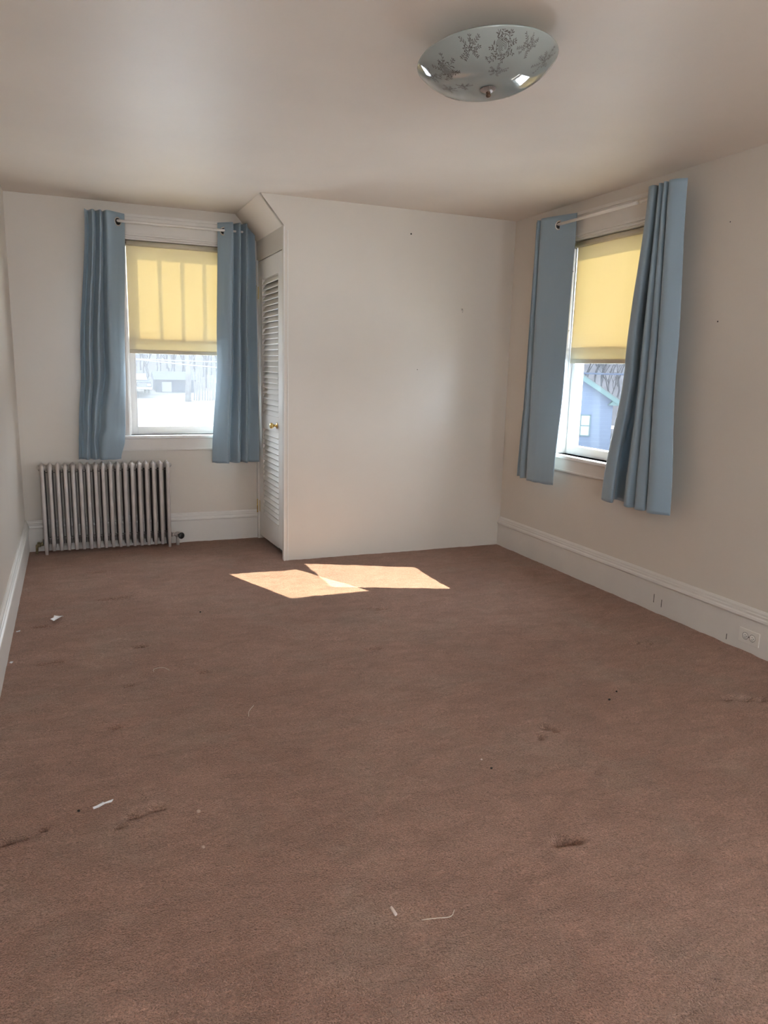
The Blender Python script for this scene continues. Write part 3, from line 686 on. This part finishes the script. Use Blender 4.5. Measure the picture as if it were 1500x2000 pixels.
part(MB().lathe([(0, .0072), (.003, .0070), (.0035, .0055)], (XR-.018, 2.562, .080), (-1, 0, 0), 10), 'screw', M['iron'], ot)

# nail on closet wall, nail holes ------------------------------------------------
hk = MB().tube([(2.652, YC+.002, 1.775), (2.652, YC-.012, 1.778), (2.652, YC-.018, 1.765), (2.650, YC-.014, 1.752)], .0022, 6).lathe([(0, .004), (.006, .003), (.007, 0)], (2.652, YC, 1.776), (0, -1, 0), 10)
tag(hk.build('wall_hook', M['chrome']), 'small metal hook high on the closet wall near the right corner', 'hook')
def hole(p, ax, r_, label):
    o = MB().lathe([(0, .0012), (r_, .0008), (r_, 0)], p, ax, 8).build('nail_hole', M['hole']); tag(o, label, 'nail hole', kind='structure')
hole((2.232, YC, 2.26), (0, -1, 0), .006, 'small nail hole near the top of the closet wall')
hole((2.312, YC, 1.34), (0, -1, 0), .003, 'tiny nail hole at mid height in the closet wall')
hole((XR, 2.993, 1.62), (-1, 0, 0), .004, 'nail hole in the right wall right of the curtains')
hole((XR, 2.98, 2.10), (-1, 0, 0), .003, 'tiny hole high in the right wall right of the curtains')

# ------------------------------------------------------------ litter on the carpet
def flake(x, y, sx, sy, seed, h=.006, rot=0):
    random.seed(seed); n = 9; q = MB(); vs = [(0, 0, h)]
    for k in range(n):
        a = 2*math.pi*k/n; rr = random.uniform(.6, 1.15); px, py = math.cos(a)*sx*rr, math.sin(a)*sy*rr
        vs.append((px*math.cos(rot)-py*math.sin(rot), px*math.sin(rot)+py*math.cos(rot), h*random.uniform(.1, 1.1)))
    q.add(vs, [(0, 1+k, 1+(k+1) % n) for k in range(n)])
    return q
def put(mb, name, m, x, y, label, cat, z=.004, thick=.0008):
    o = mb.build(name, m); o.location = (x, y, z)
    if thick: md = o.modifiers.new('t', 'SOLIDIFY'); md.thickness = thick
    return tag(o, label, cat)
put(flake(0, 0, .036, .030, 1, .018), 'plastic_scrap', M['plastic'], -.121, 4.133, 'crumpled clear plastic scrap on the carpet in front of the radiator', 'litter')
put(flake(0, 0, .032, .009, 2, .010, .35), 'plastic_scrap', M['plastic'], .027, 2.251, 'long clear plastic sliver on the carpet at lower left', 'litter')
put(flake(0, 0, .010, .010, 3, .008), 'plastic_scrap', M['plastic'], -.305, 3.566, 'tiny clear plastic scrap beside the left baseboard', 'litter')
put(flake(0, 0, .010, .008, 5, .006), 'plastic_scrap', M['plastic'], -.300, 3.99, 'tiny white flake at the foot of the left baseboard, farther back', 'litter')
def crumb(x, y, r_, m, label, name='crumb', st=1.0):
    random.seed(int(x*1000)); q = MB(); ic = bmesh.new(); bmesh.ops.create_icosphere(ic, subdivisions=1, radius=r_)
    ic.verts.ensure_lookup_table(); vs = [(v.co.x*random.uniform(.75, 1.2)*st, v.co.y*random.uniform(.75, 1.2), v.co.z*random.uniform(.6, 1.0)) for v in ic.verts]
    q.add(vs, [tuple(v.index for v in fc.verts) for fc in ic.faces], True); ic.free()
    o = q.build(name, m); o.location = (x, y, r_*.6+.001); tag(o, label, 'litter'); return o
crumb(.298, 2.120, .007, M['crumb'], 'pinkish crumb on the carpet right of the long plastic sliver')
crumb(.283, 1.942, .006, M['crumb'], 'pale crumb on the carpet nearest the bottom left')
crumb(-.040, 2.250, .005, M['speck'], 'black speck on the carpet left of the long plastic sliver', 'speck')
crumb(2.026, 2.344, .0055, M['speck'], 'black speck on the carpet at right, nearer of two', 'speck', 1.4)
crumb(2.109, 2.400, .0045, M['speck'], 'round black speck on the carpet at right, farther of two', 'speck')
crumb(.60, 4.02, .005, M['speck'], 'black speck on the carpet left of the sunlit patch', 'speck')
crumb(1.272, 2.098, .004, M['paperbit'], 'pale speck on the carpet in the middle of the floor', 'crumb')
o = crumb(1.275, 2.035, .004, M['speck'], 'dark speck just below the pale speck mid floor', 'speck', 1.3)
q = MB().tube([(0, .014, .005), (.0, 0, .006), (0.001, -.014, .005)], [.0045, .0045, .0045], 4); put(q, 'chip', M['paperbit'], .685, 1.513, 'short pinkish white chip on the carpet at the bottom middle', 'litter', .003, 0)
def thread(pts, x, y, label, r_=.0011):
    P = catmull([(a, b, c) for a, b, c in pts], 8); q = MB().tube(P, r_, 5); put(q, 'thread', M['thread'], x, y, label, 'thread', .004, 0)
thread([(-.034, -.005, .002), (-.030, .020, .004), (.008, .020, .006), (.032, -.012, .002)], .313, 3.26, 'curled pale thread on the carpet in front of the radiator')
thread([(-.045, .014, .003), (-.01, .006, .004), (.026, -.003, .005), (.047, .016, .003)], .784, 1.447, 'long pale thread on the carpet at the bottom, right of the pinkish chip')
thread([(-.02, -.05, .002), (-.01, -.01, .004), (.02, .04, .002)], .597, 2.74, 'short pale thread on the carpet at the left middle')

# ------------------------------------------------------------ outdoors
def gz(x, y): return -3.9+.04*max(y, -20)
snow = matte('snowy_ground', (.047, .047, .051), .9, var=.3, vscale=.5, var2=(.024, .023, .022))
hillm = matte('wooded_hill', (.027, .027, .031), .95, var=.5, vscale=1.6, var2=(.011, .011, .013), stretch=(1, 1, .5))
bark = matte('bark', (.018, .018, .021), .9, var=.2, vscale=3)
birch = matte('birch_bark', (.055, .053, .053), .8, var=.3, vscale=3, var2=(.03, .028, .03))
brush = matte('brush_twigs', (.20, .18, .17), .9)
mb = MB(); vs = []; n1, n2 = 120, 120
for j in range(n2+1):
    for i in range(n1+1):
        x = -120+380*i/n1; y = -60+260*j/n2; z = gz(x, y)+.25*noise.noise(Vector((x*.1, y*.1, 0)))
        dist = math.hypot(x, y)
        if dist > 100: z += (dist-100)*.16+1.5*noise.noise(Vector((x*.05, y*.05, 2)))
        if x < 5.5 and y < 8.5: z = min(z, -3.6)
        vs.append((x, y, z))
W_ = n1+1
mb.add(vs, [(j*W_+i, j*W_+i+1, (j+1)*W_+i+1, (j+1)*W_+i) for j in range(n2) for i in range(n1)], True)
g = mb.build('ground', snow); tag(g, 'pale sunlit snowy ground and street outside the windows', 'ground', kind='structure')
g.data.materials.append(hillm); g.data.materials.append(mat('bounce_snow', (.78, .80, .84), .8))  # white near ground, out of view, added to bounce light onto the ceiling
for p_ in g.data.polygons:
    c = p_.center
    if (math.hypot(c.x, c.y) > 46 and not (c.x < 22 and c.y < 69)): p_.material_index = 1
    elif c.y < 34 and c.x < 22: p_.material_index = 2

def tree_mesh(seed, hgt, r_, m, depth=5, spread=.55):
    random.seed(seed); q = MB()
    def br(p, d, L_, r0_, lv):
        mid = p+d*L_*.5+Vector((random.uniform(-1, 1), random.uniform(-1, 1), random.uniform(-.5, .5)))*L_*.06; e = p+d*L_
        q.tube([p, mid, e], [r0_, r0_*.85, r0_*.65], 4 if lv > 1 else 6, cap=False)
        if lv >= depth: return
        for k in range(3 if lv < 3 else 2):
            a = random.uniform(0, 6.283); nd = (d+Vector((math.cos(a), math.sin(a), random.uniform(-.1, .5)))*spread*random.uniform(.7, 1.3)).normalized()
            br(p+(e-p)*random.uniform(.55, 1), nd, L_*random.uniform(.55, .8), max(.012, r0_*.58), lv+1)
    br(Vector((0, 0, -.3)), Vector((0, 0, 1)), hgt*.33, r_, 0)
    me = q.build('bare_tree', m); return me
protos = [tree_mesh(s, 8+s, .13, bark, 6, .36) for s in (1, 2, 3)]
random.seed(5)
tl = 'bare grey winter tree beyond the window glass'
k_ = 0
def place_tree(x, y, s, label, grp, pi):
    global k_
    p_ = protos[pi]; o = p_ if not p_.get('label') else p_.copy()
    if o is not p_: COL.objects.link(o)
    o.location = (x, y, gz(x, y)); o.scale = (s, s, s); o.rotation_euler = (0, 0, random.uniform(0, 6)); tag(o, label, 'tree', grp); return o
n_ = 0
for row in range(6):      # seen through the left window
    y = 72+row*6.0
    for k in range(6):
        x = y*.058+1.0+k*3.3+(row % 2)*1.6
        if x < y*.235:
            place_tree(x+random.uniform(-.12, .12), y+random.uniform(-.6, .6), random.uniform(.6, .8), 'bare grey winter tree in the thicket seen through the left window', 'bare trees seen through the left window', n_ % 3); n_ += 1
for row in range(6):      # seen through the right window
    d = 56+row*6.5
    for k in range(6):
        if (row, k) in ((0, 0), (0, 1)): continue
        a = .59+k*4.1/d+(row % 2)*.025
        if a < .86:
            place_tree(d*math.sin(a), d*math.cos(a), random.uniform(.6, .9), 'bare winter tree behind the pale blue house', 'bare trees seen through the right window', n_ % 3); n_ += 1
# pale trunk standing in front of the thicket
q = MB().tube([(0, 0, -.3), (.1, 0, 2.2), (-.05, 0, 4.6), (.1, 0, 7)], [.24, .2, .17, .10], 8)
for a, z in ((.9, 2.6), (-.8, 3.2), (.6, 4.2), (-1.0, 4.9)): q.tube([(0, 0, z), (a, .2, z+1.2), (a*1.6, .2, z+2.6)], [.08, .05, .03], 5)
o = q.build('bare_tree', birch); o.location = (0, 0, 0); tag(o, 'pale thick trunk standing out from the thicket through the left window', 'tree'); birch_o = o
birch_o.location = (8.19, 58.6, gz(8.19, 58.6))
# row of thin posts beside it
random.seed(8); proto_p = None
for i in range(12):
    x = 8.9+i*.17; y = 60.4+random.uniform(-.4, .4); h_ = random.uniform(1.2, 2.1)
    if proto_p is None:
        q = MB().tube([(0, 0, -.2), (.03, 0, .5), (0, 0, 1.0)], [.05, .045, .03], 6); proto_p = q.build('garden_post', birch); o = proto_p
    else: o = proto_p.copy(); COL.objects.link(o)
    o.location = (x, y, gz(x, y)); o.scale = (1, 1, h_); tag(o, 'thin pale post in the row right of the pale trunk', 'post', 'thin posts seen through the left window')
# dark shed
shed_m = matte('dark_shed_wall', (.012, .014, .02), .8); roof_m = matte('shed_roof', (.020, .022, .026), .8)
sh = empty('shed', (7.9, 69.5, gz(7.9, 68)), 'low dark shed at the end of the street through the left window', 'building')
bz = sh.location.z
part(MB().box((6.9, 68.4, bz-.4), (10.2, 71, bz+1.1)), 'wall', shed_m, sh)
part(MB().prism([(6.7, 68.2, bz+1.05), (6.7, 71.2, bz+1.05), (6.7, 69.7, bz+1.75)], (3.7, 0, 0)), 'roof', roof_m, sh)
part(MB().box((7.4, 68.38, bz), (8.2, 68.42, bz+.85)), 'door', mat('shed_door', (.03, .03, .035), .7), sh)
# parked pickup, nose towards the house
cm = mat('truck_paint', (.016, .018, .022), .6, spec=.0); cg = mat('truck_glass', (.03, .035, .045), .1); ct = mat('tyre', (.02, .02, .02), .8); ch = mat('headlamp', (.06, .06, .06), .4)
cx, cy = 5.15, 66.2; cz = gz(cx, cy)
tr_ = empty('pickup_truck', (cx, cy, cz), 'grey pickup truck parked nose-on at the left edge of the left window view', 'truck')
part(MB().prism([(cx-.95, cy-2.3, cz+.45), (cx-.95, cy+2.9, cz+.45), (cx-.95, cy+2.9, cz+1.05), (cx-.95, cy-1.1, cz+1.1), (cx-.95, cy-2.25, cz+1.0)], (1.9, 0, 0)), 'body', cm, tr_, .06)
part(MB().prism([(cx-.82, cy-1.15, cz+1.08), (cx-.82, cy+1.0, cz+1.08), (cx-.82, cy+.85, cz+1.68), (cx-.82, cy-.45, cz+1.70)], (1.64, 0, 0)), 'cab', cm, tr_, .05)
part(MB().prism([(cx-.72, cy-1.14, cz+1.13), (cx-.66, cy-.56, cz+1.62), (cx+.66, cy-.56, cz+1.62), (cx+.72, cy-1.14, cz+1.13)], (0, -.04, .02)), 'windshield', cg, tr_)
part(MB().box((cx-.6, cy-2.34, cz+.62), (cx+.6, cy-2.27, cz+.93)), 'grille', ct, tr_)
part(MB().box((cx-.97, cy-2.42, cz+.42), (cx+.97, cy-2.28, cz+.60)), 'bumper', ch, tr_, .02)
for s_ in (-1, 1):
    part(MB().box((cx+s_*.62, cy-2.35, cz+.68), (cx+s_*.90, cy-2.26, cz+.88)), 'headlight', ch, tr_, .02)
    for yy in (-1.5, 1.8): part(MB().lathe([(0, -.12), (.28, -.12), (.36, -.08), (.36, .08), (.28, .12), (0, .12)], (cx+s_*.82, cy+yy, cz+.36), (1, 0, 0), 18), 'wheel', ct, tr_)
    part(MB().box((cx+s_*.84, cy-.9, cz+1.12), (cx+s_*1.08, cy-.8, cz+1.32)), 'mirror', ct, tr_, .02)
wire_m = matte('wire', (.06, .06, .063), .5); wire_d = matte('dark_wire', (.012, .016, .026), .6)
def wire(a, b, sag, r_, m, label):
    P = [Vector(a).lerp(Vector(b), t/16)-Vector((0, 0, sag*4*(t/16)*(1-t/16))) for t in range(17)]
    tag(MB().tube(P, r_, 5).build('overhead_wire', m), label, 'wire')
wire((-1.5, 40, 1.9), (11.5, 42, .9), .1, .035, wire_m, 'pale overhead wire sloping down across the top of the left window view')
wire((-1.0, 40, 1.62), (14, 43, 1.55), .15, .03, wire_m, 'pale level overhead wire just under the left window shade')
wire((15, 24.0, 1.44), (15, 14.0, 1.44), .12, .028, wire_d, 'dark level overhead wire crossing above the pale blue house')
# neighbour's house through the right window
hb_ = matte('pale_blue_siding', (.037, .046, .064), .7, var=.04, vscale=2); hf = matte('grey_green_fascia', (.03, .046, .046), .6); hr = matte('roof_shingle', (.04, .04, .04), .9)
def siding(m):
    nt = m.node_tree; N = nt.nodes; wv = N.new('ShaderNodeTexWave'); wv.bands_direction = 'Z'; wv.wave_profile = 'SAW'; wv.inputs['Scale'].default_value = 1.5
    tc = N.new('ShaderNodeTexCoord'); nt.links.new(tc.outputs['Object'], wv.inputs[0]); bp = N.new('ShaderNodeBump'); bp.inputs['Distance'].default_value = .02; bp.inputs['Strength'].default_value = .5
    nt.links.new(wv.outputs[1], bp.inputs['Height']); nt.links.new(bp.outputs[0], N['Principled BSDF'].inputs['Normal'])
siding(hb_)
ho = empty('house', (24, 33, -3.0), 'pale blue gabled house with grey-green eaves seen through the right window', 'house')
HC = Vector((26, 31.3, 0)); he = Vector((-.866, .5, 0)); hd = Vector((.5, .866, 0))
def hp(s_, t_, z_): return HC+he*s_+hd*t_+Vector((0, 0, z_))
def hbox(q, s0, s1, t0, t1, z0, z1): return q.prism([hp(s0, t0, z0), hp(s1, t0, z0), hp(s1, t0, z1), hp(s0, t0, z1)], hd*(t1-t0))
ho.location = hp(3.6, 0, -3.0)
se, sr, so = .28, 3.6, 6.92; sl_ = .64; ez = -.12; rz = ez+sl_*sr
part(MB().prism([hp(se, 0, -3.2), hp(so, 0, -3.2), hp(so, 0, ez+sl_*se), hp(sr, 0, rz), hp(se, 0, ez+sl_*se)], hd*9), 'wall', hb_, ho)
for a0 in (0, 7.2):
    part(MB().prism([hp(sr, -.35, rz+.05), hp(a0, -.35, ez+.05), hp(a0, -.35, ez+.15), hp(sr, -.35, rz+.17)], hd*9.6), 'roof', hr, ho)
    part(MB().prism([hp(sr, -.40, rz-.16), hp(a0, -.40, ez-.16), hp(a0, -.40, ez+.10), hp(sr, -.40, rz+.12)], hd*.05), 'fascia', hf, ho)
    sg = 1 if a0 == 0 else -1
    part(MB().prism([hp(a0, -.36, ez-.16), hp(a0+sg*.55, -.36, ez-.14), hp(a0+sg*.3, -.36, ez+.12), hp(a0, -.36, ez+.02)], hd*9.5), 'soffit', hf, ho)
q = MB()
for b_ in ((1.35, 1.40, -1.90, -.79), (1.82, 1.87, -1.90, -.79), (1.35, 1.87, -1.90, -1.85), (1.35, 1.87, -.84, -.79), (1.37, 1.85, -1.38, -1.33)): hbox(q, b_[0], b_[1], -.05, .02, b_[2], b_[3])
wn = part(q, 'window_frame', hf, ho)
q = MB(); hbox(q, 1.40, 1.82, -.02, .01, -1.85, -1.38); hbox(q, 1.40, 1.82, -.03, .01, -1.33, -.84)
part(q, 'pane', mat('house_pane', (.06, .063, .068), .3), wn)
# brown leaf-littered brush bank right of the house
bk = MB(); vs = []
for j in range(9):
    for i in range(25):
        x = 33+6*i/24; y = 33+10*i/24*0+9*j/8; vs.append((x, y, gz(x, y)+1.5*math.sin(math.pi*min(1, j/8+.1))*math.sin(math.pi*(i+1)/26)+.3*noise.noise(Vector((x*1.5, y*1.5, 0)))))
bk.add(vs, [(j*25+i, j*25+i+1, (j+1)*25+i+1, (j+1)*25+i) for j in range(8) for i in range(24)], True)
tag(bk.build('brush_bank', mat('leaf_litter', (.07, .04, .028), .9, var=.3, vscale=1.5, var2=(.15, .14, .135), stretch=(.4, .4, 4))), 'brown leafy bank streaked with snow behind the house corner', 'bank', kind='structure')
# outer wall cladding of our own house seen past the right sash: covered by the wall itself
